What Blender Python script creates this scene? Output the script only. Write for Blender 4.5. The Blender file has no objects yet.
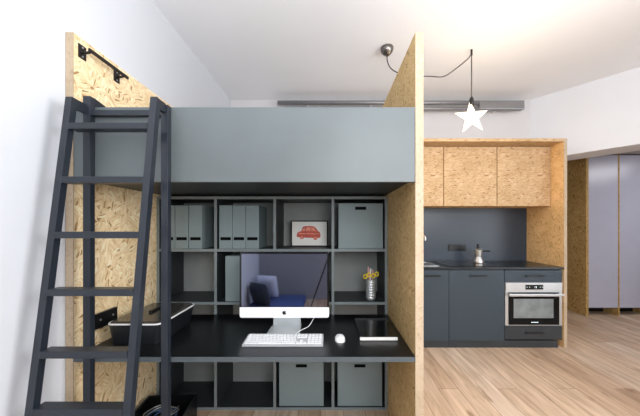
import bpy, bmesh, math, random
from mathutils import Vector, Matrix, Euler
random.seed(7)
SC = bpy.context.scene
COL = SC.collection
PI = math.pi
BASE = {}          # world base point of every thing (parts are authored in world metres)

# ------------------------------------------------------------------ materials
def lin(c):
    r = []
    for v in c:
        v /= 255.0
        r.append(v/12.92 if v <= .04045 else ((v+.055)/1.055)**2.4)
    return (r[0], r[1], r[2], 1)

def newmat(name):
    m = bpy.data.materials.new(name); m.use_nodes = True
    nt = m.node_tree
    return m, nt, nt.nodes['Principled BSDF']

def N(nt, t, **kw):
    n = nt.nodes.new(t)
    for k, v in kw.items(): setattr(n, k, v)
    return n

def plain(name, rgb, rough=.5, metal=0, var=.06, scale=6, emit=None, es=0, spec=.5, bump=0, bscale=200, trans=0, coat=0):
    m, nt, b = newmat(name)
    tc = N(nt, 'ShaderNodeTexCoord'); no = N(nt, 'ShaderNodeTexNoise')
    no.inputs['Scale'].default_value = scale; no.inputs['Detail'].default_value = 3
    nt.links.new(tc.outputs['Object'], no.inputs['Vector'])
    rp = N(nt, 'ShaderNodeValToRGB')
    c = lin(rgb)
    rp.color_ramp.elements[0].position = .3; rp.color_ramp.elements[1].position = .7
    rp.color_ramp.elements[0].color = tuple(x*(1-var) for x in c[:3])+(1,)
    rp.color_ramp.elements[1].color = tuple(min(1, x*(1+var)) for x in c[:3])+(1,)
    nt.links.new(no.outputs['Fac'], rp.inputs['Fac'])
    nt.links.new(rp.outputs['Color'], b.inputs['Base Color'])
    b.inputs['Roughness'].default_value = rough
    b.inputs['Metallic'].default_value = metal
    b.inputs['Specular IOR Level'].default_value = spec
    if trans: b.inputs['Transmission Weight'].default_value = trans
    if coat: b.inputs['Coat Weight'].default_value = coat; b.inputs['Coat Roughness'].default_value = .05
    if emit:
        b.inputs['Emission Color'].default_value = lin(emit); b.inputs['Emission Strength'].default_value = es
    if bump:
        n2 = N(nt, 'ShaderNodeTexNoise'); n2.inputs['Scale'].default_value = bscale
        nt.links.new(tc.outputs['Object'], n2.inputs['Vector'])
        bp = N(nt, 'ShaderNodeBump'); bp.inputs['Strength'].default_value = bump; bp.inputs['Distance'].default_value = .002
        nt.links.new(n2.outputs['Fac'], bp.inputs['Height']); nt.links.new(bp.outputs['Normal'], b.inputs['Normal'])
    return m

def osb(name, axis, tint=(1, 1, 1), contrast=1.0, flake=1.0, angs=(.25, 1.2, -.8), mid=(222, 199, 162)):
    """strand board: long flakes lying at three angles in the plane whose normal is AXIS"""
    m, nt, b = newmat(name)
    L = nt.links
    tc = N(nt, 'ShaderNodeTexCoord')
    wn = N(nt, 'ShaderNodeTexNoise'); wn.inputs['Scale'].default_value = 7
    L.new(tc.outputs['Object'], wn.inputs['Vector'])
    wsc = N(nt, 'ShaderNodeVectorMath', operation='SCALE'); wsc.inputs['Scale'].default_value = .05
    L.new(wn.outputs['Color'], wsc.inputs[0])
    add = N(nt, 'ShaderNodeVectorMath', operation='ADD')
    L.new(tc.outputs['Object'], add.inputs[0]); L.new(wsc.outputs[0], add.inputs[1])
    ax = {'X': (1, 0, 0), 'Y': (0, 1, 0), 'Z': (0, 0, 1)}[axis]
    long_i = {'X': 2, 'Y': 0, 'Z': 1}[axis]
    outs = []
    for k, a in enumerate(angs):
        vr = N(nt, 'ShaderNodeVectorRotate', rotation_type='AXIS_ANGLE')
        vr.inputs['Axis'].default_value = ax; vr.inputs['Angle'].default_value = a
        vr.inputs['Center'].default_value = (k*.37, k*.53, k*.71)
        L.new(add.outputs[0], vr.inputs['Vector'])
        mp = N(nt, 'ShaderNodeMapping')
        s = [85/flake]*3; s[long_i] = 19/flake
        mp.inputs['Scale'].default_value = s
        L.new(vr.outputs['Vector'], mp.inputs['Vector'])
        vo = N(nt, 'ShaderNodeTexVoronoi'); vo.inputs['Scale'].default_value = 1
        L.new(mp.outputs['Vector'], vo.inputs['Vector'])
        sp = N(nt, 'ShaderNodeSeparateColor'); L.new(vo.outputs['Color'], sp.inputs[0])
        outs.append(sp)
    sel = N(nt, 'ShaderNodeTexVoronoi'); sel.inputs['Scale'].default_value = 16/flake
    L.new(add.outputs[0], sel.inputs['Vector'])
    ss = N(nt, 'ShaderNodeSeparateColor'); L.new(sel.outputs['Color'], ss.inputs[0])
    def gt(v):
        g = N(nt, 'ShaderNodeMath', operation='GREATER_THAN'); g.inputs[1].default_value = v
        L.new(ss.outputs[0], g.inputs[0]); return g
    def mix(f, a, c):
        x = N(nt, 'ShaderNodeMix'); L.new(f, x.inputs[0]); L.new(a, x.inputs[2]); L.new(c, x.inputs[3]); return x.outputs[0]
    v = mix(gt(.4).outputs[0], outs[0].outputs[0], outs[1].outputs[0])
    v = mix(gt(.72).outputs[0], v, outs[2].outputs[0])
    rp = N(nt, 'ShaderNodeValToRGB'); cr = rp.color_ramp
    base = [(0, (158, 126, 88)), (.04, (188, 156, 114)), (.09, (212, 186, 146)), (.45, (222, 199, 162)), (.8, (229, 208, 174)), (1, (238, 221, 192))]
    cr.elements[0].position = 0; cr.elements[1].position = 1
    m0 = (222, 199, 162)
    def col(c):
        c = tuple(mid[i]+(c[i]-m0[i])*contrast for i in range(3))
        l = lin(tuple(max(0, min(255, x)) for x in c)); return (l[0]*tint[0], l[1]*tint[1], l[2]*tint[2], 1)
    cr.elements[0].color = col(base[0][1]); cr.elements[1].color = col(base[-1][1])
    for p, c in base[1:-1]:
        e = cr.elements.new(p); e.color = col(c)
    L.new(v, rp.inputs['Fac'])
    big = N(nt, 'ShaderNodeTexNoise'); big.inputs['Scale'].default_value = 3
    L.new(tc.outputs['Object'], big.inputs['Vector'])
    br = N(nt, 'ShaderNodeValToRGB'); br.color_ramp.elements[0].position = .35; br.color_ramp.elements[1].position = .65
    br.color_ramp.elements[0].color = (.86, .84, .78, 1); br.color_ramp.elements[1].color = (1, 1, 1, 1)
    L.new(big.outputs['Fac'], br.inputs['Fac'])
    mu = N(nt, 'ShaderNodeMix', data_type='RGBA', blend_type='MULTIPLY'); mu.inputs[0].default_value = 1
    L.new(rp.outputs['Color'], mu.inputs[6]); L.new(br.outputs['Color'], mu.inputs[7])
    L.new(mu.outputs[2], b.inputs['Base Color'])
    b.inputs['Roughness'].default_value = .6; b.inputs['Specular IOR Level'].default_value = .3
    return m

def floor_mat():
    m, nt, b = newmat('oak_planks'); L = nt.links
    tc = N(nt, 'ShaderNodeTexCoord')
    mp = N(nt, 'ShaderNodeMapping'); mp.inputs['Rotation'].default_value = (0, 0, PI/2); mp.inputs['Location'].default_value = (.3, .07, 0)
    L.new(tc.outputs['Object'], mp.inputs['Vector'])
    br = N(nt, 'ShaderNodeTexBrick'); br.offset = .37; br.offset_frequency = 3; br.squash = 1
    br.inputs['Scale'].default_value = 1; br.inputs['Brick Width'].default_value = 1.5; br.inputs['Row Height'].default_value = .17
    br.inputs['Mortar Size'].default_value = .0022; br.inputs['Mortar Smooth'].default_value = .2
    br.inputs['Color1'].default_value = (0, 0, 0, 1); br.inputs['Color2'].default_value = (1, 1, 1, 1); br.inputs['Mortar'].default_value = (.5, .5, .5, 1)
    L.new(mp.outputs['Vector'], br.inputs['Vector'])
    rp = N(nt, 'ShaderNodeValToRGB'); cr = rp.color_ramp
    cr.elements[0].position = 0; cr.elements[0].color = lin((170, 142, 116)); cr.elements[1].position = 1; cr.elements[1].color = lin((224, 206, 186))
    for p, c in ((.2, (198, 171, 145)), (.5, (214, 190, 165)), (.75, (202, 178, 155))):
        e = cr.elements.new(p); e.color = lin(c)
    L.new(br.outputs['Color'], rp.inputs['Fac'])
    m2 = N(nt, 'ShaderNodeMapping'); m2.inputs['Scale'].default_value = (20, 2.2, 1)
    L.new(tc.outputs['Object'], m2.inputs['Vector'])
    ad = N(nt, 'ShaderNodeVectorMath', operation='ADD'); L.new(m2.outputs[0], ad.inputs[0]); L.new(br.outputs['Color'], ad.inputs[1])
    g = N(nt, 'ShaderNodeTexNoise'); g.inputs['Scale'].default_value = 1; g.inputs['Detail'].default_value = 5; g.inputs['Distortion'].default_value = .6
    L.new(ad.outputs[0], g.inputs['Vector'])
    gr = N(nt, 'ShaderNodeValToRGB'); gr.color_ramp.elements[0].position = .3; gr.color_ramp.elements[1].position = .68
    gr.color_ramp.elements[0].color = (.62, .56, .5, 1); gr.color_ramp.elements[1].color = (1.06, 1.05, 1.05, 1)
    L.new(g.outputs['Fac'], gr.inputs['Fac'])
    mu = N(nt, 'ShaderNodeMix', data_type='RGBA', blend_type='MULTIPLY'); mu.inputs[0].default_value = .85
    L.new(rp.outputs['Color'], mu.inputs[6]); L.new(gr.outputs['Color'], mu.inputs[7])
    # knots
    m3 = N(nt, 'ShaderNodeMapping'); m3.inputs['Scale'].default_value = (9, 2.2, 1); L.new(tc.outputs['Object'], m3.inputs['Vector'])
    kn = N(nt, 'ShaderNodeTexNoise'); kn.inputs['Scale'].default_value = 1.3; kn.inputs['Detail'].default_value = 2; L.new(m3.outputs[0], kn.inputs['Vector'])
    kr = N(nt, 'ShaderNodeValToRGB'); kr.color_ramp.elements[0].position = .27; kr.color_ramp.elements[1].position = .36
    kr.color_ramp.elements[0].color = (.5, .42, .35, 1); kr.color_ramp.elements[1].color = (1, 1, 1, 1)
    L.new(kn.outputs['Fac'], kr.inputs['Fac'])
    mk = N(nt, 'ShaderNodeMix', data_type='RGBA', blend_type='MULTIPLY'); mk.inputs[0].default_value = .8
    L.new(mu.outputs[2], mk.inputs[6]); L.new(kr.outputs['Color'], mk.inputs[7])
    mx = N(nt, 'ShaderNodeMix', data_type='RGBA'); L.new(br.outputs['Fac'], mx.inputs[0]); L.new(mk.outputs[2], mx.inputs[6])
    mx.inputs[7].default_value = lin((128, 104, 84))
    L.new(mx.outputs[2], b.inputs['Base Color'])
    b.inputs['Roughness'].default_value = .42; b.inputs['Specular IOR Level'].default_value = .4
    return m

WHITE = plain('wall_paint', (226, 229, 235), .8, var=.015, scale=2, bump=.05)
CEIL = plain('ceiling_paint', (236, 238, 242), .85, var=.015, scale=1.5)
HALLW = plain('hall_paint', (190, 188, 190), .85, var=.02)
REARW = plain('blue_grey_paint', (150, 150, 154), .85, var=.03)
FLOOR = floor_mat()
OSBX = osb('strand_board_side', 'X', contrast=1.2, flake=.9, mid=(243, 218, 176))
OSBXS = osb('strand_board_side_shaded', 'X', tint=(.88, .77, .55), contrast=1.1, flake=.6)  # same board tinted darker, shade of the panel facing away from the window
OSBY = osb('strand_board_front', 'Y', contrast=.85, flake=.8, angs=(.1, -.2, .35), mid=(196, 165, 126))
OSBK = osb('strand_board_kitchen', 'X', tint=(1.28, 1.07, .80), contrast=.75, flake=.85)
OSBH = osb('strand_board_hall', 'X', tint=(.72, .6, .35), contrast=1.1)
EDGE = osb('strand_board_edge', 'X', contrast=.3, flake=.5, mid=(186, 168, 145))
LINO = plain('grey_linoleum', (94, 102, 104), .42, var=.07, scale=3, spec=.55)
LADDER = plain('slate_paint', (31, 37, 46), .36, var=.06, scale=8)
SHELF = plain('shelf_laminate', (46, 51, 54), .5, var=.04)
SLOT = plain('slot_black', (10, 11, 12), .9, spec=.1)  # matt black of the slots and the picture frame
SHELFIN = plain('shelf_back', (146, 150, 148), .6, var=.08, scale=3)
DESK = plain('desk_linoleum', (14, 16, 18), .3, var=.05, spec=.5)
EDGELIT = plain('shelf_edge_lit', (122, 131, 133), .5, var=.04)  # paler than the shelf body: light on the front edges put into colour
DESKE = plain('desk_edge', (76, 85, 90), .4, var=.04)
BOX = plain('grey_board', (128, 143, 146), .6, var=.03, scale=5)
BLACK = plain('black_plastic', (16, 17, 19), .35)
BLACKG = plain('black_gloss', (12, 13, 15), .12)
IRON = plain('black_iron', (38, 34, 33), .45, metal=.4)
KIT = plain('kitchen_front', (52, 64, 74), .42, var=.05, scale=2, spec=.4)
KITD = plain('kitchen_plinth', (44, 49, 54), .5)
SPLASH = plain('backsplash', (52, 63, 77), .35, var=.05, scale=2)
WORK = plain('worktop', (28, 33, 38), .28)
STEEL = plain('brushed_steel', (205, 208, 210), .3, metal=.85, var=.05)
CHROME = plain('chrome', (215, 215, 215), .12, metal=1)
GALV = plain('galvanised_metal', (150, 150, 152), .38, metal=.7)
WPLAS = plain('white_plastic', (238, 239, 240), .35, var=.01)
ALU = plain('aluminium', (214, 218, 220), .35, metal=.55)
CASE = plain('white_aluminium', (240, 242, 243), .3, var=.01)
PAPER = plain('paper', (240, 238, 232), .8, var=.02)
RED = plain('red_print', (206, 92, 76), .7, var=.25, scale=60)
REDL = plain('pale_red_print', (232, 150, 128), .7, var=.2, scale=60)
YELL = plain('yellow_plastic', (250, 222, 50), .4)
PINK = plain('pink_plastic', (224, 170, 168), .4)
LAV = plain('lavender_lacquer', (186, 189, 206), .25, var=.02, spec=.5)
CUSHD = plain('dark_cloth', (44, 50, 62), .9, bump=.3)
CUSHL = plain('pale_blue_cloth', (215, 220, 235), .9, bump=.3)
BLUE = plain('blue_cloth', (70, 88, 138), .9, bump=.3)
PRINT = plain('printer_body', (24, 27, 32), .35)
PRTOP = plain('printer_lid', (58, 56, 52), .16)
OVENG = plain('oven_glass', (10, 11, 13), .12, spec=.15)
OVENW = plain('oven_window', (120, 128, 130), .15, var=.25, scale=7)
GLASS = plain('window_glass', (235, 240, 245), .02, trans=1)
CABLE = plain('dark_cable', (60, 54, 52), .5)
CABW = plain('glossy_cable', (28, 34, 44), .25)
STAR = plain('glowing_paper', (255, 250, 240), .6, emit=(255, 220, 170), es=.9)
DIGIT = plain('display_digits', (220, 235, 240), .5, emit=(215, 235, 245), es=1.0)
def mirror_screen():
    m, nt, b = newmat('dark_display_glass')
    b.inputs['Base Color'].default_value = lin((140, 146, 166)); b.inputs['Metallic'].default_value = 1
    n = N(nt, 'ShaderNodeTexNoise'); n.inputs['Scale'].default_value = 3
    mr = N(nt, 'ShaderNodeMapRange'); mr.inputs[3].default_value = .02; mr.inputs[4].default_value = .05
    nt.links.new(n.outputs['Fac'], mr.inputs[0]); nt.links.new(mr.outputs[0], b.inputs['Roughness'])
    return m
SCREEN = mirror_screen()

# ------------------------------------------------------------------ helpers
def box(bm, x0, x1, y0, y1, z0, z1, bev=0, mtx=None):
    r = bmesh.ops.create_cube(bm, size=1)
    vs = r['verts']
    for v in vs:
        v.co = Vector((x0+(v.co.x+.5)*(x1-x0), y0+(v.co.y+.5)*(y1-y0), z0+(v.co.z+.5)*(z1-z0)))
        if mtx: v.co = mtx @ v.co
    if bev:
        es = list({e for v in vs for e in v.link_edges})
        bmesh.ops.bevel(bm, geom=es, offset=bev, segments=2, profile=.5, affect='EDGES')
    return bm

def B(*a, **k): return box(bmesh.new(), *a, **k)

def prism(bm, pts, z0, z1):
    lo = [bm.verts.new((p[0], p[1], z0)) for p in pts]; hi = [bm.verts.new((p[0], p[1], z1)) for p in pts]
    n = len(pts)
    bm.faces.new(hi); bm.faces.new(lo[::-1])
    for i in range(n): bm.faces.new((lo[i], lo[(i+1) % n], hi[(i+1) % n], hi[i]))
    bmesh.ops.recalc_face_normals(bm, faces=bm.faces)
    return bm

def hull(bm, pts):
    """closed solid from two matching loops: pts = [loopA, loopB]"""
    A = [bm.verts.new(p) for p in pts[0]]; C = [bm.verts.new(p) for p in pts[1]]
    n = len(A); bm.faces.new(A); bm.faces.new(C[::-1])
    for i in range(n): bm.faces.new((A[i], C[i], C[(i+1) % n], A[(i+1) % n]))
    bmesh.ops.recalc_face_normals(bm, faces=bm.faces)
    return bm

def plate(bm, pts, y0, y1, cx=0, cz=0, s=1):
    """flat x/z outline extruded along y"""
    return hull(bm, [[(cx+p[0]*s, y0, cz+p[1]*s) for p in pts], [(cx+p[0]*s, y1, cz+p[1]*s) for p in pts]])

def tube(bm, pts, r, seg=10, cap=True):
    pts = [Vector(p) for p in pts]; rings = []
    n0 = None
    for i, p in enumerate(pts):
        d = (pts[min(i+1, len(pts)-1)]-pts[max(i-1, 0)]).normalized()
        if n0 is None:
            n0 = d.cross(Vector((0, 0, 1))) if abs(d.z) < .9 else d.cross(Vector((1, 0, 0)))
        n0 = (n0-d*n0.dot(d)).normalized(); b = d.cross(n0)
        rr = r[i] if isinstance(r, (list, tuple)) else r
        rings.append([bm.verts.new(p+(n0*math.cos(2*PI*k/seg)+b*math.sin(2*PI*k/seg))*rr) for k in range(seg)])
    for a, c in zip(rings, rings[1:]):
        for k in range(seg): bm.faces.new((a[k], a[(k+1) % seg], c[(k+1) % seg], c[k]))
    if cap: bm.faces.new(rings[0][::-1]); bm.faces.new(rings[-1])
    bmesh.ops.recalc_face_normals(bm, faces=bm.faces)
    return bm

def smooth_path(pts, n=8):
    pts = [Vector(p) for p in pts]; P = [pts[0]]+pts+[pts[-1]]; out = []
    for i in range(1, len(P)-2):
        for k in range(n):
            t = k/n; a, b, c, d = P[i-1:i+3]
            out.append(.5*((2*b)+(c-a)*t+(2*a-5*b+4*c-d)*t*t+(3*b-a-3*c+d)*t**3))
    return out+[pts[-1]]

def lathe(bm, prof, cx, cy, seg=24):
    rings = []
    for r, z in prof:
        rings.append([bm.verts.new((cx+max(r, 1e-4)*math.cos(2*PI*k/seg), cy+max(r, 1e-4)*math.sin(2*PI*k/seg), z)) for k in range(seg)])
    for a, c in zip(rings, rings[1:]):
        for k in range(seg): bm.faces.new((a[k], a[(k+1) % seg], c[(k+1) % seg], c[k]))
    bm.faces.new(rings[0][::-1]); bm.faces.new(rings[-1])
    bmesh.ops.recalc_face_normals(bm, faces=bm.faces)
    return bm

def root_of(o):
    while o.parent: o = o.parent
    return o

def obj(name, bm, mat, parent=None, smooth=False, label=None, kind=None):
    me = bpy.data.meshes.new(name)
    if parent is not None:
        off = BASE.get(root_of(parent).name, Vector((0, 0, 0)))
        bmesh.ops.translate(bm, vec=-off, verts=bm.verts)
    bm.to_mesh(me); bm.free()
    me.materials.append(mat)
    if smooth:
        for p in me.polygons: p.use_smooth = True
    o = bpy.data.objects.new(name, me); COL.objects.link(o)
    if parent is not None: o.parent = parent
    if label: o['label'] = label
    if kind: o['kind'] = kind
    return o

def thing(name, label, cat, loc, group=None):
    o = bpy.data.objects.new(name, None); COL.objects.link(o)
    o.empty_display_size = .1
    o.location = loc; o['label'] = label; o['category'] = cat
    if group: o['group'] = group
    BASE[o.name] = Vector(loc)
    return o

def single(name, bm, mat, label, cat, loc, group=None, smooth=False):
    bmesh.ops.translate(bm, vec=-Vector(loc), verts=bm.verts)
    o = obj(name, bm, mat, smooth=smooth); o.location = loc
    o['label'] = label; o['category'] = cat
    if group: o['group'] = group
    return o

def struct(name, bm, mat, parent=None):
    return obj(name, bm, mat, parent, kind='structure')

def dup(root, loc, label):
    def cp(o, par):
        c = o.copy(); COL.objects.link(c)
        if par is not None: c.parent = par
        for ch in [x for x in COL.objects if x.parent == o]: cp(ch, c)
        return c
    r = cp(root, None); r.location = loc; r['label'] = label
    return r

# ------------------------------------------------------------------ the setting
H = 3.17
XL = -1.38
Y0 = -1.75
struct('floor', B(XL-.1, 7, Y0-.1, 5.6, -.1, 0), FLOOR)
struct('ceiling', B(XL-.1, 7, Y0-.1, 5.6, H, H+.1), CEIL)
struct('wall_left', B(XL-.1, XL, Y0, 3.85, 0, H), plain('left_wall_paint', (206, 210, 217), .8, var=.015, scale=2, bump=.05))
struct('wall_back', B(XL, 2.78, 3.75, 3.87, 0, H), plain('back_wall_paint', (208, 207, 209), .8, var=.015, scale=2))
struct('wall_rear', B(XL, 4.6, Y0-.1, Y0, 0, H), REARW)
# slanting wall on the right with the wide passage to the hall under it
P0 = Vector((2.78, 3.75)); dr = Vector((.63, -.78)).normalized(); nr = Vector((-dr.y, dr.x))  # nr points to hall
def wl(t, o=0): return P0+dr*t+nr*o
T1 = 1.62
struct('wall_right', prism(bmesh.new(), [wl(0), wl(T1), wl(T1, .40), wl(0, .40)], 2.325, H), WHITE)
struct('wall_right_pier', prism(bmesh.new(), [wl(T1), wl(2.4), wl(2.4, .40), wl(T1, .40)], 0, H), WHITE)
e = wl(2.4)
# window wall on the far right (behind the photographer's right hand)
wbm = bmesh.new()
box(wbm, 4.5, 4.62, e.y-.1, 2.2, 0, H); box(wbm, 4.5, 4.62, Y0, e.y-.1, 0, .35); box(wbm, 4.5, 4.62, Y0, e.y-.1, 2.75, H)
box(wbm, 4.5, 4.62, Y0, Y0+.25, .35, 2.75)
struct('wall_window_side', wbm, WHITE)
fb = bmesh.new()
ya, yb = Y0+.25, e.y-.1
for yy in (ya, (ya+yb)/2-.03, yb-.06): box(fb, 4.53, 4.59, yy, yy+.06, .35, 2.75)
box(fb, 4.53, 4.59, ya, yb, .35, .41); box(fb, 4.53, 4.59, ya, yb, 2.69, 2.75)
w1 = struct('window_1', B(4.555, 4.56, ya+.01, yb-.01, .36, 2.74), GLASS)
obj('window_frame', fb, WPLAS, w1)
# hall
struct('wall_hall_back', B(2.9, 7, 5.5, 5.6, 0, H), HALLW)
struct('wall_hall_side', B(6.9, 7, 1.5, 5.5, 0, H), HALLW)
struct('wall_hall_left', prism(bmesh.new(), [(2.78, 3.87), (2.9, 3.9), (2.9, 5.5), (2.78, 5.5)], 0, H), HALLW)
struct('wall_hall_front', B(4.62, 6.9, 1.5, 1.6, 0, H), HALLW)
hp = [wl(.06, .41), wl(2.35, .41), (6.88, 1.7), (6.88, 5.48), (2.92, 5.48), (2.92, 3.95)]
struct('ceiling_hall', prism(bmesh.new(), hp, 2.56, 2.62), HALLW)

# ------------------------------------------------------------------ loft bed
YF, YB = 1.406, 2.44
lp = thing('side_panel', 'tall pale strand board panel on the left wall behind the ladder', 'panel', (XL+.021, YF, 0))
obj('board', B(XL+.002, -1.338, YF+.004, YB, 0, 2.43), OSBX, lp)
obj('edge_strip', B(XL+.002, -1.338, YF, YF+.004, 0, 2.43), EDGE, lp, label='smooth pale front edge')
rp_ = thing('side_panel', 'tall strand board panel with pale front edge to the right of the desk', 'panel', (.458, YF, 0))
obj('board', B(.445, .487, YF+.004, YB, 0, 2.43), OSBXS, rp_)
obj('edge_strip', B(.445, .487, YF, YF+.004, 0, 2.43), EDGE, rp_, label='smooth pale front edge')

lf = thing('loft_platform', 'grey linoleum-clad loft bed platform spanning between the two strand board panels', 'loft bed', (-.45, YF, 1.65))
obj('front_panel', B(-1.337, .444, YF+.002, YF+.03, 1.65, 2.04, bev=.0015), LINO, lf)
obj('bed_base', B(-1.337, .444, YF+.031, YB, 1.665, 1.70), KITD, lf)
# ------------------------------------------------------------------ desk
dk = thing('desk', 'long black desk board fixed between the strand board panels', 'desk', (-.45, 1.74, .712))
obj('desktop', B(-1.337, .444, YF+.002, 2.081, .712, .738), DESK, dk)
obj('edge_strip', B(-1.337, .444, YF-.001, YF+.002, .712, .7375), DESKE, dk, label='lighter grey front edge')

# ------------------------------------------------------------------ shelving
YS, YSB = 2.083, 2.43
sh = thing('shelving_unit', 'slate grey cube shelving unit behind the desk under the loft', 'shelves', (-.45, YS, 0))
t = .021
xs = [-1.337, -.893, -.437, .012, .423]
for i, x in enumerate(xs):
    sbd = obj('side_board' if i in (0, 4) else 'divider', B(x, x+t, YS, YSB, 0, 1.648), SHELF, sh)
    obj('edge_strip', B(x, x+t, YS-.0015, YS, 0, 1.648), EDGELIT, sbd, label='paler front edge')
zs = [0, .40, .813, 1.222, 1.627]
for j, z in enumerate(zs):
    for i in range(4):
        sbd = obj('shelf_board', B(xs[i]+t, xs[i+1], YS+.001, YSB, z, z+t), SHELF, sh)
        obj('edge_strip', B(xs[i]+t, xs[i+1], YS-.0015, YS+.001, z, z+t), EDGELIT, sbd, label='paler front edge')
obj('back_panel', B(xs[0]+t, xs[4], YSB, YSB+.006, .021, 1.627), SHELFIN, sh)

# files
def magazine_file(loc, label):
    f = thing('magazine_file', label, 'file box', loc, 'grey magazine files on the top shelf')
    x, y, z = loc
    obj('body', B(x-.0505, x+.0505, y, y+.26, z, z+.337, bev=.002), BOX, f)
    obj('label_slot', B(x-.040, x+.040, y-.0015, y, z+.066, z+.09), SLOT, f, label='black label slot')
    return f
fz = 1.2435
fl = [(-1.257, 'grey magazine file with black slot, half hidden by the ladder post'),
      (-1.151, 'grey magazine file in the middle of the left trio on the top shelf'),
      (-1.044, 'grey magazine file rightmost of the trio beside the ladder post'),
      (-.810, 'grey magazine file left of the three above the white box, top shelf'),
      (-.706, 'grey magazine file between two others in the second top compartment'),
      (-.602, 'grey magazine file nearest the framed car print')]
f0 = magazine_file((fl[0][0], YS+.012, fz), fl[0][1])
for x, lb in fl[1:]: dup(f0, (x, YS+.012, fz), lb)

def storage_box(loc, label, w=.346, h=.352):
    f = thing('storage_box', label, 'storage box', loc, 'grey storage boxes in the shelving')
    x, y, z = loc
    bm = B(x-w/2, x+w/2, y, y+.32, z, z+h, bev=.003)
    obj('body', bm, BOX, f)
    obj('handle_slot', B(x-.043, x+.043, y-.0015, y, z+h-.05, z+h-.026), SLOT, f, label='black handle slot')
    return f
s0 = storage_box((.238, YS+.012, fz), 'grey-green square storage box with black slot, top right compartment')
dup(s0, (-.222, YS+.012, .0215), 'grey square storage box under the desk below the keyboard')
dup(s0, (.232, YS+.012, .0215), 'grey square storage box under the desk beside the right strand board panel')
dup(s0, (-.640, YS+.012, .8345), 'pale grey storage box half hidden behind the left side of the computer')

# framed print
fp = thing('framed_picture', 'small framed print of a red car leaning on the top shelf', 'picture', (-.168, 2.33, 1.2435))
cx, cy, cz = -.176, 2.31, 1.2445
W2, H2 = .158, .222
fbm = bmesh.new()
for a in ((-W2, -W2+.009, 0, H2), (W2-.009, W2, 0, H2), (-W2+.009, W2-.009, 0, .009), (-W2+.009, W2-.009, H2-.009, H2)):
    box(fbm, cx+a[0], cx+a[1], cy-.008, cy+.012, cz+a[2], cz+a[3])
obj('frame', fbm, SLOT, fp)
pp = obj('print', B(cx-W2+.009, cx+W2-.009, cy, cy+.004, cz+.009, cz+H2-.009), PAPER, fp, label='white print of a red car')
car = [(-1, -.28), (-.98, -.02), (-.85, .12), (-.62, .2), (-.52, .5), (-.38, .6), (.1, .62), (.45, .58), (.62, .42), (.78, .2), (.92, .1), (.98, -.1), (.96, -.34),
       (.72, -.38), (.68, -.5), (.55, -.56), (.42, -.5), (.38, -.38), (-.4, -.34), (-.46, -.44), (-.58, -.48), (-.7, -.42), (-.74, -.32)]
obj('car_drawing', plate(bmesh.new(), car, cy-.0012, cy-.0002, cx-.006, cz+.112, .103), RED, pp, label='red car')
cb = bmesh.new()
plate(cb, [(-.56, .2), (-.47, .44), (-.3, .48), (-.3, .2)], cy-.002, cy-.0013, cx-.006, cz+.112, .103)
plate(cb, [(-.24, .2), (-.24, .49), (.16, .5), (.16, .2)], cy-.002, cy-.0013, cx-.006, cz+.112, .103)
plate(cb, [(.22, .2), (.22, .5), (.42, .47), (.6, .2)], cy-.002, cy-.0013, cx-.006, cz+.112, .103)
plate(cb, [(-.86, -.06), (-.84, .03), (.9, -.0), (.9, -.08)], cy-.002, cy-.0013, cx-.006, cz+.112, .103)
plate(cb, [(.45+.12*math.cos(k*PI/4)+.1, -.38+.12*math.sin(k*PI/4)) for k in range(8)], cy-.002, cy-.0013, cx-.006, cz+.112, .103)
plate(cb, [(-.58+.12*math.cos(k*PI/4), -.32+.12*math.sin(k*PI/4)) for k in range(8)], cy-.002, cy-.0013, cx-.006, cz+.112, .103)
obj('car_highlight', cb, REDL, pp)

# pencil cup with scissors and pens
px_, py_ = .325, 2.15
pz = .835
cup = thing('pencil_cup', 'ribbed silver pencil cup on the small shelf beside the right panel', 'cup', (px_, py_, pz))
prof = [(.032, pz)]
for k in range(7):
    z = pz+.012+k*.02
    prof += [(.035, z), (.040, z+.006), (.040, z+.010), (.034, z+.016)]
prof += [(.038, pz+.156), (.038, pz+.16), (.034, pz+.16), (.033, pz+.02)]
obj('cup_body', lathe(bmesh.new(), prof, px_, py_), ALU, cup, smooth=True)
def torus_pts(c, r, sx=1, n=20, tilt=0):
    return [(c[0]+r*sx*math.cos(2*PI*k/n), c[1]+tilt*math.sin(2*PI*k/n), c[2]+r*math.sin(2*PI*k/n)) for k in range(n+1)]
def scissors(dx, dz, lean, label):
    s = thing('scissors', label, 'scissors', (px_+dx, py_, pz+.03), 'scissors in the pencil cup')
    c = (px_+dx+lean, py_-.004, pz+.19+dz)
    for q in (-1, 1):
        obj('handle', tube(bmesh.new(), torus_pts((c[0]+q*.015, c[1]+q*.004, c[2]+.006*q), .016, .8), .0045, 8, cap=False), YELL, s, smooth=True)
    b = bmesh.new()
    tube(b, [(c[0], c[1], c[2]-.012), (px_+dx*.4, py_, pz+.03)], [.005, .002], 6)
    obj('blade', b, STEEL, s)
scissors(-.012, 0, -.018, 'yellow-handled scissors on the left of the pencil cup')
scissors(.012, .006, .02, 'yellow-handled scissors on the right of the pencil cup')
for k, (a, b_, h, m, lb) in enumerate([(-.010, -.018, .26, PINK, 'tall pink pen leaning left in the pencil cup'), (.0, .0, .245, WPLAS, 'white pen upright in the middle of the pencil cup'),
                                  (.006, .016, .235, PINK, 'short pink pen leaning right in the pencil cup'), (-.004, .008, .225, BLACK, 'black pen in the pencil cup')]):
    bm = tube(bmesh.new(), [(px_+a*.3, py_+.008, pz+.03), (px_+b_, py_+.012, pz+h-.02), (px_+b_*1.03, py_+.012, pz+h)], [.004, .007, .004], 8)
    single('pen', bm, m, lb, 'pen', (px_, py_+.008, pz+.03), 'pens in the pencil cup', smooth=True)

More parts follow.
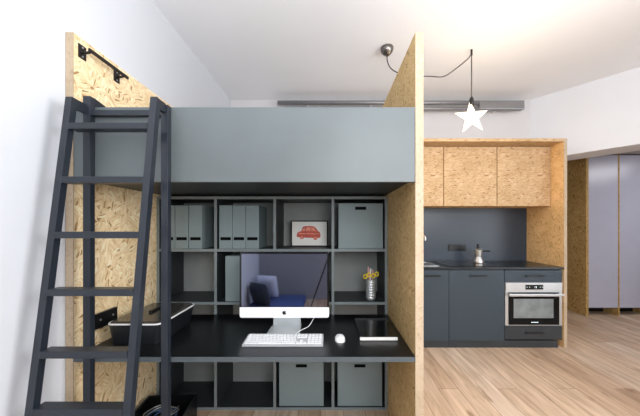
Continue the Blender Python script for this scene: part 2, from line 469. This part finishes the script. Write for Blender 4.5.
# ------------------------------------------------------------------ computer
YM = 1.742
mx0, mx1 = -.583, -.006
mcx = (mx0+mx1)/2
DZ = .7385
cm = thing('desktop_computer', 'silver all-in-one computer with dark reflective screen on the desk', 'computer', (mcx, YM, DZ))
zc0, zc1, zt = .828, .896, 1.252
obj('casing', B(mx0+.001, mx1-.001, YM+.004, YM+.022, zc0+.003, zt, bev=.004), ALU, cm)
bm = bmesh.new()
r = .014
def rr(x0, x1, z0, z1, rb, rt, n=5):
    pts = []
    for (cx_, cz_, a0, q) in ((x1-rb, z0+rb, -90, rb), (x1-rt, z1-rt, 0, rt), (x0+rt, z1-rt, 90, rt), (x0+rb, z0+rb, 180, rb)):
        for k in range(n+1):
            a = math.radians(a0+90*k/n); pts.append((cx_+q*math.cos(a), cz_+q*math.sin(a)))
    return pts
obj('chin', plate(bm, rr(mx0, mx1, zc0, zc1, .014, .0008), YM, YM+.006), CASE, cm, label='white front strip below the screen')
obj('screen_bezel', plate(bmesh.new(), rr(mx0, mx1, zc1, zt+.002, .0008, .014), YM+.001, YM+.006), BLACKG, cm, label='black screen border')
obj('screen', B(mx0+.012, mx1-.012, YM-.0006, YM+.001, zc1+.004, zt-.012), SCREEN, cm, label='dark glossy screen')
# fruit emblem
ap = [(0, .58), (-.3, .72), (-.62, .66), (-.88, .35), (-.92, -.05), (-.78, -.5), (-.52, -.85), (-.3, -.95), (0, -.84), (.3, -.95), (.5, -.86), (.74, -.52), (.85, -.28),
      (.62, -.1), (.52, .14), (.6, .4), (.78, .54), (.55, .7), (.28, .72)]
em = bmesh.new(); plate(em, ap, YM-.001, YM, mcx, zc0+.033, .0145)
plate(em, [(0, .82), (.04, 1.1), (.3, 1.35), (.36, 1.3), (.3, 1.02), (.08, .82)], YM-.001, YM, mcx, zc0+.033, .0145)
obj('emblem', em, BLACK, cm, label='dark apple emblem')
st = bmesh.new()
hull(st, [[(mcx-.075, YM+.022, .99), (mcx+.085, YM+.022, .99), (mcx+.085, YM+.03, .99), (mcx-.075, YM+.03, .99)],
          [(mcx-.092, YM+.10, DZ+.005), (mcx+.098, YM+.10, DZ+.005), (mcx+.098, YM+.108, DZ+.005), (mcx-.092, YM+.108, DZ+.005)]])
hull(st, [[(mcx-.105, YM-.06, DZ), (mcx+.105, YM-.06, DZ), (mcx+.098, YM+.11, DZ), (mcx-.098, YM+.11, DZ)],
          [(mcx-.105, YM-.06, DZ+.005), (mcx+.105, YM-.06, DZ+.005), (mcx+.098, YM+.11, DZ+.006), (mcx-.098, YM+.11, DZ+.006)]])
obj('stand', st, ALU, cm)

# keyboard
kb = thing('keyboard', 'white full-size keyboard in front of the computer', 'keyboard', (-.285, 1.59, DZ))
kx0, kx1, ky0, ky1 = -.497, -.040, 1.525, 1.655
def kz(y): return DZ+.011+(y-ky0)/(ky1-ky0)*.010
hull_bm = hull(bmesh.new(), [[(kx0, ky0, DZ), (kx0, ky1, DZ), (kx0, ky1, kz(ky1)), (kx0, ky0, kz(ky0))], [(kx1, ky0, DZ), (kx1, ky1, DZ), (kx1, ky1, kz(ky1)), (kx1, ky0, kz(ky0))]])
KEYM = plain('key_plastic', (214, 215, 216), .5, var=.01)
obj('base', hull_bm, plain('keyboard_base', (168, 170, 172), .5), kb)
cw = (kx1-kx0-.016)/21.4; rh = (ky1-ky0-.012)/5
def key(x, y, w):
    kb_ = bmesh.new(); a, c = y+.002, y+rh-.002
    hull(kb_, [[(x+.001, a, kz(a)), (x+w-.001, a, kz(a)), (x+w-.001, c, kz(c)), (x+.001, c, kz(c))], [(x+.002, a+.001, kz(a)+.004), (x+w-.002, a+.001, kz(a)+.004), (x+w-.002, c-.001, kz(c)+.004), (x+.002, c-.001, kz(c)+.004)]])
    obj('key', kb_, KEYM, kb)
for rI in range(5):
    y = ky0+.006+rI*rh; x = kx0+.008
    if rI == 0:
        for w in (1.3, 1, 1.2, 5.6, 1.2, 1, 1, 1.7): key(x, y, w*cw); x += w*cw
    else:
        offs = [0, 1.7, 1.4, 1.2, 1][rI]
        key(x, y, offs*cw); x += offs*cw
        for k in range(12): key(x, y, cw); x += cw
        key(x, y, (14-12-offs)*cw if 14-12-offs > .5 else .6*cw)
    x = kx0+.008+14.2*cw
    if rI != 2:
        for k in range(3):
            if rI == 1 and k != 1: continue
            key(x+k*cw, y, cw)
    x = kx0+.008+17.4*cw
    for k in range(4): key(x+k*cw, y, cw)

ms = bmesh.new()
bmesh.ops.create_uvsphere(ms, u_segments=20, v_segments=12, radius=1)
for v in ms.verts:
    v.co = Vector((math.copysign(abs(v.co.x)**.75, v.co.x)*.031+.060, math.copysign(abs(v.co.y)**.75, v.co.y)*.052+1.62, max(0, v.co.z)*.026+DZ))
single('computer_mouse', ms, CASE, 'white computer mouse right of the keyboard', 'mouse', (.06, 1.62, DZ), smooth=True)

single('keyboard_cable', tube(bmesh.new(), smooth_path([(-.09, YM+.032, .86), (-.10, YM+.032, .825), (-.112, YM+.015, .808), (-.135, YM-.03, .785), (-.165, YM-.05, .775), (-.195, YM-.07, .766), (-.21, 1.6553, .757)]), .002, 8), WPLAS,
       'thin white cable curling from the computer to the keyboard', 'cable', (-.13, 1.7, DZ), smooth=True)

nb = thing('notebook', 'thick black-covered book with white page edge on the right of the desk', 'book', (.29, 1.74, DZ))
NX0, NX1, NY0, NY1 = .176, .405, 1.60, 1.92
nbm = B(NX0, NX1, NY0, NY1, DZ, DZ+.003); box(nbm, NX0, NX1, NY0, NY1, DZ+.023, DZ+.026)
box(nbm, NX0-.002, NX0+.001, NY0, NY1, DZ, DZ+.026)
obj('cover', nbm, BLACKG, nb)
obj('pages', B(NX0+.002, NX1-.004, NY0+.001, NY1-.003, DZ+.0031, DZ+.0229), PAPER, nb, label='white page block')

# ------------------------------------------------------------------ printer and socket
PX0, PX1, PY0, PY1 = -1.275, -.966, 1.535, 1.94
pr = thing('printer', 'dark flatbed printer with white trim line on the left end of the desk', 'printer', ((PX0+PX1)/2, (PY0+PY1)/2, DZ))
def rrxy(x0, x1, y0, y1, r, z, n=5):
    return [(p[0], p[1], z) for p in rr(x0, x1, y0, y1, r, r, n)]
hb = hull(bmesh.new(), [rrxy(PX0+.012, PX1-.02, PY0+.015, PY1-.02, .03, DZ), rrxy(PX0, PX1, PY0, PY1, .035, .856)])
obj('body', hb, PRINT, pr)
obj('trim_line', hull(bmesh.new(), [rrxy(PX0-.003, PX1+.003, PY0-.003, PY1+.003, .037, .856), rrxy(PX0-.003, PX1+.003, PY0-.003, PY1+.003, .037, .863)]), WPLAS, pr, label='white trim line')
obj('lid', hull(bmesh.new(), [rrxy(PX0+.004, PX1-.004, PY0+.004, PY1, .034, .863), rrxy(PX0+.016, PX1-.016, PY0+.016, PY1-.01, .03, .872)]), PRTOP, pr, label='glossy dark lid')
obj('paper_feed', hull(bmesh.new(), [[(PX0+.13, PY0+.17, .872), (PX0+.15, PY0+.17, .872), (PX0+.15, PY0+.17, .885), (PX0+.13, PY0+.17, .885)], [(PX0+.13, PY1-.03, .872), (PX0+.15, PY1-.03, .872), (PX0+.15, PY1-.03, .885), (PX0+.13, PY1-.03, .885)]]), BLACK, pr, label='black raised feed bar')

so = thing('wall_socket', 'black double power socket on the left strand board panel above the desk', 'socket', (-1.3375, 1.6, .84))
obj('cover_plate', B(-1.3375, -1.318, 1.50, 1.675, .833, .92, bev=.002), BLACK, so)
for yy in (1.55, 1.64):
    obj('socket_pin', tube(bmesh.new(), [(-1.318, yy, .882), (-1.315, yy, .882)], .006, 12), STEEL, so)

# grab rail
gr = thing('grab_rail', 'black metal grab rail high on the left strand board panel', 'rail', (-1.3375, 1.58, 2.33))
for yy, zz in ((1.455, 2.362), (1.69, 2.362)):
    pl = obj('mounting_plate', B(-1.3375, -1.333, yy-.022, yy+.022, zz-.042, zz+.03), IRON, gr)
    sb = bmesh.new()
    for dz in (-.03, .018): tube(sb, [(-1.333, yy, zz+dz), (-1.331, yy, zz+dz)], .005, 10)
    obj('screw', sb, STEEL, pl)
    obj('bracket_arm', tube(bmesh.new(), smooth_path([(-1.333, yy, zz-.01), (-1.30, yy, zz-.008), (-1.288, yy, zz)], 4), .007, 8), IRON, gr, smooth=True)
obj('bar', B(-1.296, -1.284, 1.445, 1.725, 2.355, 2.373, bev=.002), IRON, gr)

# ------------------------------------------------------------------ ladder
ld = thing('ladder', 'slate grey wooden loft ladder leaning on the front of the platform', 'ladder', (-1.06, 1.2, 0))
ZT, YT, K = 2.043, 1.304, .124
def ly(z): return YT-(ZT-z)*K
for x0, x1 in ((-1.278, -1.246), (-.868, -.836)):
    D = .030
    obj('stringer', hull(bmesh.new(), [[(x0, ly(0), 0), (x0, ly(0)+D, 0), (x0, ly(ZT)+D, ZT), (x0, ly(ZT), ZT+.002)], [(x1, ly(0), 0), (x1, ly(0)+D, 0), (x1, ly(ZT)+D, ZT), (x1, ly(ZT), ZT+.002)]]), LADDER, ld)
for x0, x1, zt_ in ((-1.259, -1.222, 2.083), (-.862, -.826, 2.038)):
    obj('post', B(x0, x1, 1.375, 1.4045, 0, zt_, bev=.0015), LADDER, ld)
obj('hook', hull(bmesh.new(), [[(x, 1.4046, 2.083), (x, 1.47, 2.070), (x, 1.47, 2.044), (x, 1.4046, 2.044)] for x in (-1.259, -1.222)]), LADDER, ld)
for x0, x1 in ((-1.262, -1.2462), (-.852, -.8362)):
    obj('joining_plate', hull(bmesh.new(), [[(x, 1.335, 2.0425), (x, 1.3745, 2.0425), (x, 1.3745, 1.995), (x, 1.328, 1.995)] for x in (x0, x1)]), LADDER, ld)
obj('crossbar', B(-1.222, -.862, 1.376, 1.404, 1.985, 2.012), LADDER, ld)
for k, z in enumerate((1.898, 1.636, 1.380, 1.127, .868, .640, .39, .135)):
    y = ly(z)
    obj('rung', B(-1.246, -.868, y-.004, y+.05, z-.016, z+.014, bev=.002), LADDER, ld)

# ------------------------------------------------------------------ crate with cables
cr = thing('crate', 'open black crate on the floor under the desk behind the ladder', 'crate', (-1.12, 1.8, 0))
M = Matrix.Translation((-1.125, 1.79, 0)) @ Matrix.Rotation(math.radians(6), 4, 'Z')
w_, d_, h_ = .165, .18, .19
cb = bmesh.new()
box(cb, -w_, w_, -d_, d_, 0, .008, mtx=M)
for a in ((-w_, -w_+.008, -d_, d_), (w_-.008, w_, -d_, d_), (-w_+.008, w_-.008, -d_, -d_+.008), (-w_+.008, w_-.008, d_-.008, d_)): box(cb, *a, .008, h_, mtx=M)
obj('crate_body', cb, BLACK, cr)
rb = bmesh.new(); c4 = [M @ Vector(p) for p in ((-w_, -d_, h_), (w_, -d_, h_), (w_, d_, h_), (-w_, d_, h_), (-w_, -d_, h_))]
tube(rb, c4, .0045, 6); obj('rim', rb, WORK, cr)
for k, (m, lb) in enumerate([(CABW, 'thick glossy dark cable coiled in the black crate'), (CABLE, 'brown-black cable looped in the black crate'), (plain('blue_cable', (60, 84, 120), .3), 'blue-grey cable twisted in the black crate'), (STEEL, 'silver cable winding through the black crate')]):
    pts = []
    for q in range(14):
        a = q*1.1+k*1.7; rr_ = .05+.06*random.random()
        pts.append(M @ Vector((rr_*math.cos(a), rr_*1.1*math.sin(a), .075+.034*k+.006*random.random())))
    single('coiled_cable', tube(bmesh.new(), smooth_path(pts, 6), .006 if k < 3 else .0035, 8), m, lb, 'cable', (-1.125, 1.79, .05), 'cables in the crate', smooth=True)

# ------------------------------------------------------------------ kitchen
KF, KB = 3.14, 3.749
KX0, KX1 = .74, 2.72
kf = thing('kitchen_surround', 'warm strand board surround framing the kitchenette', 'cabinet frame', (1.73, KF, 0))
rs = obj('right_side', B(2.722, 2.758, KF+.003, KB, 0, 2.404), OSBK, kf)
obj('edge_strip', B(2.722, 2.758, KF, KF+.003, 0, 2.44), EDGE, rs, label='pale front edge')
obj('left_side', B(.70, .737, KF, KB, 0, 2.404), OSBK, kf)
obj('top_board', B(.70, 2.758, KF+.003, KB, 2.405, 2.44), OSBY, kf)
# wall cabinets
UF = 3.325
for x0, x1, lb in ((.74, 1.397, 'strand board wall cabinet beside the loft panel, mostly hidden'), (1.399, 2.056, 'strand board wall cabinet in the middle, above the coffee pot'), (2.058, 2.718, 'strand board wall cabinet at the right end above the oven')):
    c = thing('wall_cabinet', lb, 'cabinet', ((x0+x1)/2, UF, 1.666), 'strand board wall cabinets over the worktop')
    obj('carcass', B(x0, x1, UF+.019, KB, 1.668, 2.402), OSBK, c)
    obj('door', B(x0+.0035, x1-.0035, UF, UF+.018, 1.666, 2.398, bev=.001), OSBY, c)
struct('trim_backsplash', B(KX0, 2.72, 3.735, 3.749, .94, 1.667), SPLASH)
# base units
def bar_handle(par, x0, x1, z, y=KF):
    b = bmesh.new(); box(b, x0, x1, y-.03, y-.02, z-.008, z+.006, bev=.001)
    box(b, x0+.012, x0+.022, y-.02, y, z-.006, z+.004); box(b, x1-.022, x1-.012, y-.02, y, z-.006, z+.004)
    obj('handle', b, BLACK, par, label='black bar handle')
for x0, x1, hx0, hx1, lb in ((.74, 1.383, .90, 1.28, 'slate grey base cabinet at the left under the sink'), (1.385, 2.032, 1.62, 1.82, 'slate grey base cabinet in the middle under the coffee pot')):
    c = thing('base_cabinet', lb, 'cabinet', ((x0+x1)/2, KF, 0))
    obj('carcass', B(x0, x1, KF+.02, KB, .10, .915), KITD, c)
    dd = obj('door', B(x0+.0015, x1-.0015, KF+.001, KF+.019, .085, .905, bev=.001), KIT, c)
    if hx0 < 1: hx0, hx1 = 1.08, 1.28
    bar_handle(dd, hx0, hx1, .845)
    obj('plinth', B(x0, x1, KF+.012, KF+.03, 0, .083), KITD, c)
ov = thing('oven_cabinet', 'slate grey base cabinet holding the oven at the right end', 'cabinet', (2.37, KF, 0))
obj('carcass', B(2.034, 2.70, KF+.045, KB, .10, .915), KITD, ov)
d1 = obj('drawer', B(2.036, 2.70, KF+.001, KF+.019, .765, .905, bev=.001), KIT, ov, label='shallow drawer above the oven')
bar_handle(d1, 2.26, 2.48, .845)
d2 = obj('drawer', B(2.036, 2.70, KF+.001, KF+.019, .10, .255, bev=.001), KITD, ov, label='dark drawer below the oven')
bar_handle(d2, 2.26, 2.48, .185)
obj('plinth', B(2.034, 2.66, KF+.012, KF+.03, 0, .083), KITD, ov)
on = thing('oven', 'stainless steel built-in oven with black glass door under the worktop', 'oven', (2.37, KF, .26))
obj('housing', B(2.04, 2.70, KF+.002, KF+.04, .262, .760), STEEL, on)
cp = obj('control_panel', B(2.042, 2.698, KF-.006, KF+.002, .665, .758, bev=.001), STEEL, on)
dp = obj('display', B(2.268, 2.475, KF-.0075, KF-.006, .682, .738), BLACKG, cp, label='black display')
db = bmesh.new()
for x, segs in ((2.368, 'bc'), (2.386, 'abgcd')):
    S = {'a': (0, .010, .018, .0205), 'g': (0, .010, .009, .0115), 'd': (0, .010, 0, .0025), 'b': (.008, .0105, .010, .0205), 'c': (.008, .0105, 0, .010)}
    for q in segs: s = S[q]; box(db, x+s[0], x+s[1], KF-.008, KF-.0075, .70+s[2], .70+s[3])
obj('display_digits', db, DIGIT, dp)
for x in (2.283, 2.312, 2.436, 2.460):
    obj('touch_button', B(x, x+.007, KF-.008, KF-.0075, .707, .713), DIGIT, dp)
dr_ = obj('door', B(2.078, 2.662, KF-.008, KF+.002, .272, .650, bev=.002), OVENG, on, label='black glass oven door')
obj('door_window', B(2.13, 2.592, KF-.009, KF-.008, .352, .575), OVENW, dr_, label='grey oven window')
hbm = bmesh.new(); box(hbm, 2.055, 2.685, KF-.05, KF-.03, .612, .640, bev=.004); box(hbm, 2.085, 2.105, KF-.03, KF-.008, .616, .636); box(hbm, 2.635, 2.655, KF-.03, KF-.008, .616, .636)
obj('door_handle', hbm, STEEL, dr_, label='steel bar handle')
lb_ = bmesh.new()
for k in range(7): box(lb_, 2.335+k*.012, 2.343+k*.012, KF-.009, KF-.008, .298, .307)
obj('maker_mark', lb_, DIGIT, dr_)
# worktop
wt = thing('worktop', 'dark slate worktop running over the base cabinets', 'worktop', (1.73, KF, .918))
obj('slab', B(KX0, 2.719, KF-.008, 3.733, .918, .94, bev=.0015), WORK, wt)
# sink + tap
sk = thing('sink', 'stainless steel sink set into the left end of the worktop', 'sink', (1.17, 3.42, .94))
sb = bmesh.new()
sx0, sx1, sy0, sy1 = .86, 1.30, 3.22, 3.58
for a in ((sx0, sx1, sy0, sy0+.03), (sx0, sx1, sy1-.03, sy1), (sx0, sx0+.03, sy0+.03, sy1-.03), (sx1-.03, sx1, sy0+.03, sy1-.03)): box(sb, *a, .9405, .945)
obj('rim', sb, STEEL, sk)
obj('basin', B(sx0+.031, sx1-.031, sy0+.031, sy1-.031, .9405, .9412), GALV, sk)
tp = thing('tap', 'chrome kitchen tap at the sink peeking past the loft panel', 'tap', (1.13, 3.65, .94))
obj('spout', tube(bmesh.new(), smooth_path([(1.13, 3.65, .9402), (1.13, 3.65, 1.16), (1.15, 3.60, 1.30), (1.18, 3.52, 1.33), (1.21, 3.45, 1.29), (1.215, 3.44, 1.23)]), .013, 12), CHROME, tp, smooth=True)
obj('tap_base', lathe(bmesh.new(), [(.026, .9402), (.026, .955), (.016, .965)], 1.13, 3.65), CHROME, tp, smooth=True)
obj('lever', tube(bmesh.new(), [(1.145, 3.65, 1.01), (1.20, 3.65, 1.03)], .006, 8), CHROME, tp, smooth=True)
# hob
single('hob', B(1.40, 2.02, 3.20, 3.66, .9403, .945, bev=.0015), BLACKG, 'flat black glass hob in the worktop below the coffee pot', 'hob', (1.71, 3.43, .94))
# coffee pot
cpx, cpy, cz0 = 1.92, 3.50, .9455
pot = thing('coffee_pot', 'stainless steel stovetop coffee pot with black knob and handle on the hob', 'coffee pot', (cpx, cpy, cz0))
obj('lower_chamber', lathe(bmesh.new(), [(.062, cz0), (.064, cz0+.01), (.06, cz0+.03), (.040, cz0+.08)], cpx, cpy, 10), STEEL, pot)
obj('upper_chamber', lathe(bmesh.new(), [(.040, cz0+.081), (.042, cz0+.09), (.05, cz0+.165), (.052, cz0+.17), (.035, cz0+.18), (.012, cz0+.188)], cpx, cpy, 10), STEEL, pot)
obj('lid_knob', lathe(bmesh.new(), [(.010, cz0+.189), (.016, cz0+.2), (.016, cz0+.235), (.008, cz0+.242)], cpx, cpy, 12), BLACK, pot, smooth=True, label='black lid knob')
obj('handle', tube(bmesh.new(), smooth_path([(cpx+.045, cpy, cz0+.14), (cpx+.09, cpy, cz0+.15), (cpx+.155, cpy, cz0+.145)], 5), .010, 8), BLACK, pot, smooth=True, label='black handle')
obj('spout', hull(bmesh.new(), [[(cpx-.04, cpy-.014, cz0+.12), (cpx-.04, cpy+.014, cz0+.12), (cpx-.045, cpy, cz0+.10)], [(cpx-.074, cpy-.006, cz0+.168), (cpx-.074, cpy+.006, cz0+.168), (cpx-.07, cpy, cz0+.158)]]), STEEL, pot)
# socket strip
ks = thing('socket_strip', 'black triple power socket on the kitchen backsplash', 'socket', (1.76, 3.734, 1.1))
obj('cover_plate', B(1.635, 1.875, 3.722, 3.7345, 1.075, 1.165, bev=.002), BLACK, ks)
for x in (1.675, 1.755, 1.835):
    rgn = tube(bmesh.new(), [(x, 3.722, 1.12), (x, 3.719, 1.12)], .027, 20)
    o = obj('socket_outlet', rgn, WORK, ks)

# ------------------------------------------------------------------ pendant
pd = thing('pendant_lamp', 'glowing white star-shaped pendant lamp hanging before the back wall', 'lamp', (1.405, 2.68, 2.45))
zl = 2.50
obj('lamp_holder', lathe(bmesh.new(), [(.012, zl+.20), (.02, zl+.18), (.022, zl+.12), (.018, zl+.10)], 1.405, 2.68, 14), BLACK, pd, smooth=True)
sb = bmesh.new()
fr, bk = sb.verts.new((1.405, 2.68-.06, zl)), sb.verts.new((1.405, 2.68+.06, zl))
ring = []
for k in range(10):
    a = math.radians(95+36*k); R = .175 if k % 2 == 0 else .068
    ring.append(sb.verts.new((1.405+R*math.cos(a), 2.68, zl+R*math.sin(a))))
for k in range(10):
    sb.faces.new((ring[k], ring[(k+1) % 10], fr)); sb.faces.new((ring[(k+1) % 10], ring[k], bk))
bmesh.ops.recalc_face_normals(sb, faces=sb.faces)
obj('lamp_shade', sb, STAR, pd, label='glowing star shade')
cord = smooth_path([(.56, 2.65, 3.10), (.565, 2.65, 3.03), (.60, 2.65, 2.965), (.68, 2.66, 2.925), (.80, 2.66, 2.90), (.98, 2.67, 2.90), (1.13, 2.68, 2.905), (1.26, 2.68, 2.99), (1.37, 2.68, 3.08), (1.40, 2.68, 3.125), (1.405, 2.68, 3.12)])+[Vector((1.405, 2.68, 3.0)), Vector((1.405, 2.68, zl+.2))]
obj('cord', tube(bmesh.new(), cord, .0055, 8), CABLE, pd, smooth=True, label='thin dark cord')
obj('ceiling_rose', lathe(bmesh.new(), [(.015, 3.09), (.028, 3.10), (.052, 3.125), (.062, 3.15), (.062, 3.168)], .56, 2.65, 24), plain('dark_steel', (120, 116, 112), .25, metal=.9), pd, smooth=True, label='chrome ceiling cup')
obj('ceiling_hook', tube(bmesh.new(), [(1.405, 2.68, 3.17), (1.405, 2.68, 3.115)], .010, 8), IRON, pd)

# ------------------------------------------------------------------ metal conduit high on the back wall
YC = 3.62
cd = thing('wall_conduit', 'pair of long grey metal pipes running high along the back wall', 'pipes', (.94, YC, 3.03))
x0, x1 = -.70, 2.58
def s_z(py): return 1.42+(226-py)*YC/270
obj('pipe', tube(bmesh.new(), [(x0, YC, s_z(102.8)), (x1, YC, s_z(102.8))], .030, 16), GALV, cd, smooth=True)
obj('pipe', tube(bmesh.new(), [(x0+.1, YC, s_z(108.8)), (x1-.02, YC, s_z(108.8))], .026, 16), GALV, cd, smooth=True)
obj('joining_box', B(1.99, x1+.01, YC-.03, YC+.02, s_z(110), s_z(101.2), bev=.008), GALV, cd)
for x in (-.3, .55, 1.2, 2.25):
    obj('clip', B(x-.008, x+.008, YC+.02, 3.749, s_z(110), s_z(100.2)), WPLAS, cd)

# ------------------------------------------------------------------ hall wardrobe
wd = thing('wardrobe', 'tall wardrobe with lavender-grey doors and strand board sides in the hall', 'wardrobe', (5.1, 4.26, 0))
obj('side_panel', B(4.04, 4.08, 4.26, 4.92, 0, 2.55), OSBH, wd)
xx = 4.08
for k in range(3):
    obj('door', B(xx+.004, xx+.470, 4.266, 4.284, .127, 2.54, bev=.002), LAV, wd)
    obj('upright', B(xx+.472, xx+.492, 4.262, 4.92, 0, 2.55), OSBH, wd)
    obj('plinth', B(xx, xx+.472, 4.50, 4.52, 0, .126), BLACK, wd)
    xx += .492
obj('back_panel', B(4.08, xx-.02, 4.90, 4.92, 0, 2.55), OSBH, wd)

# ------------------------------------------------------------------ behind the photographer, seen in the dark screen
single('floor_mattress', B(-1.36, -.45, -1.72, -.95, 0.0, .10, bev=.03), BLUE, 'blue floor mattress reflected in the computer screen', 'mattress', (-.85, -1.3, 0), smooth=True)
def cushion(x, y, z, w, h, rz, rx, mat, lb):
    bm = bmesh.new(); bmesh.ops.create_grid(bm, x_segments=10, y_segments=10, size=1)
    top = list(bm.verts)
    ret = bmesh.ops.duplicate(bm, geom=bm.faces[:]+bm.edges[:]+bm.verts[:])
    for v in top: v.co.z = .09*(max(0, (1-v.co.x**4)*(1-v.co.y**4)))**.5
    for v in [g for g in ret['geom'] if isinstance(g, bmesh.types.BMVert)]: v.co.z = -.09*(max(0, (1-v.co.x**4)*(1-v.co.y**4)))**.5
    bmesh.ops.remove_doubles(bm, verts=bm.verts, dist=1e-5)
    bmesh.ops.recalc_face_normals(bm, faces=bm.faces)
    for v in bm.verts: v.co.x *= w/2; v.co.y *= h/2
    o = obj('pillow', bm, mat, smooth=True)
    o.rotation_euler = (rx, 0, rz); o.location = (x, y, z); o['label'] = lb; o['category'] = 'pillow'
cushion(-1.165, -1.0, .29, .37, .40, .6, 1.25, CUSHD, 'dark pillow on the mattress, mirrored at the lower left of the screen')
cushion(-1.13, -1.40, .33, .40, .42, .25, 1.3, CUSHL, 'pale blue pillow on the mattress, mirrored beside the dark pillow')
tr = thing('tripod', 'black tripod mirrored at the right side of the computer screen', 'tripod', (.02, -1.1, 0))
for a in (180, 300, 60):
    a = math.radians(a)
    obj('leg', tube(bmesh.new(), [(.02, -1.1, 1.02), (.02+.36*math.cos(a), -1.1+.36*math.sin(a), 0.006)], [.014, .010], 8), BLACK, tr)
obj('head', B(-.03, .07, -1.14, -1.06, 1.02, 1.10, bev=.01), BLACK, tr)

# ------------------------------------------------------------------ light
def area(name, loc, target, sx, sy, power, color=(1, 1, 1)):
    l = bpy.data.lights.new(name, 'AREA'); l.shape = 'RECTANGLE'; l.size = sx; l.size_y = sy; l.energy = power; l.color = color
    o = bpy.data.objects.new(name, l); COL.objects.link(o); o.location = loc
    o.rotation_euler = (Vector(target)-Vector(loc)).to_track_quat('-Z', 'Y').to_euler()
    return o
area('window_light', (4.42, -.3, 1.6), (0, .6, 1.4), 2.6, 2.3, 70, (1.0, .99, .98))
area('side_fill', (2.3, .55, 1.95), (.2, 1.2, 1.7), .9, .9, 40, (1, .99, .98))  # added unseen lamp, makes the loft face fall off towards the left
area('ceiling_fill', (.6, -.6, 1.8), (.6, -.599, 3.1), 3.4, 1.5, 105, (.97, .98, 1))  # invented upward lamp out of view, brightens the ceiling
area('loft_fill', (.4, -.7, 2.45), (.2, 1.4, 1.85), .6, .5, 9, (.97, 1, 1))  # extra lamp put in for a soft highlight on the loft front
area('kitchen_fill', (1.25, -1.45, 2.0), (2.2, 3, 1.4), 1.2, 1.4, 46, (.97, .98, 1))  # added fill for the kitchen; the rear wall has no window
area('front_fill', (.22, -.7, 1.72), (-.1, 2, .9), .8, .5, 12, (.97, .99, 1))  # fill added near the camera to lift shelves and desk
area('hall_fill', (5.4, 3.0, 2.5), (5.2, 3.4, 0), .9, .9, 24, (1, .97, 1))  # unseen lamp added to brighten the hall and the soffit
pl = bpy.data.lights.new('lamp_glow', 'POINT'); pl.energy = 9; pl.color = (1, .78, .52); pl.shadow_soft_size = .16
po = bpy.data.objects.new('lamp_glow', pl); COL.objects.link(po); po.location = (1.405, 2.5, 2.5)
w = bpy.data.worlds.new('world'); SC.world = w; w.use_nodes = True
bg = w.node_tree.nodes['Background']; bg.inputs['Color'].default_value = (.85, .92, 1, 1); bg.inputs['Strength'].default_value = 1.2

# ------------------------------------------------------------------ camera
cam = bpy.data.cameras.new('camera'); co = bpy.data.objects.new('camera', cam); COL.objects.link(co)
co.location = (0, 0, 1.42); co.rotation_euler = (PI/2, 0, 0)
cam.sensor_width = 36; cam.lens = 270/640*36
cam.shift_x = -10/640; cam.shift_y = 18/640
cam.clip_start = .05
SC.camera = co
SC.view_settings.view_transform = 'Standard'
SC.view_settings.look = 'None'
SC.view_settings.exposure = 0
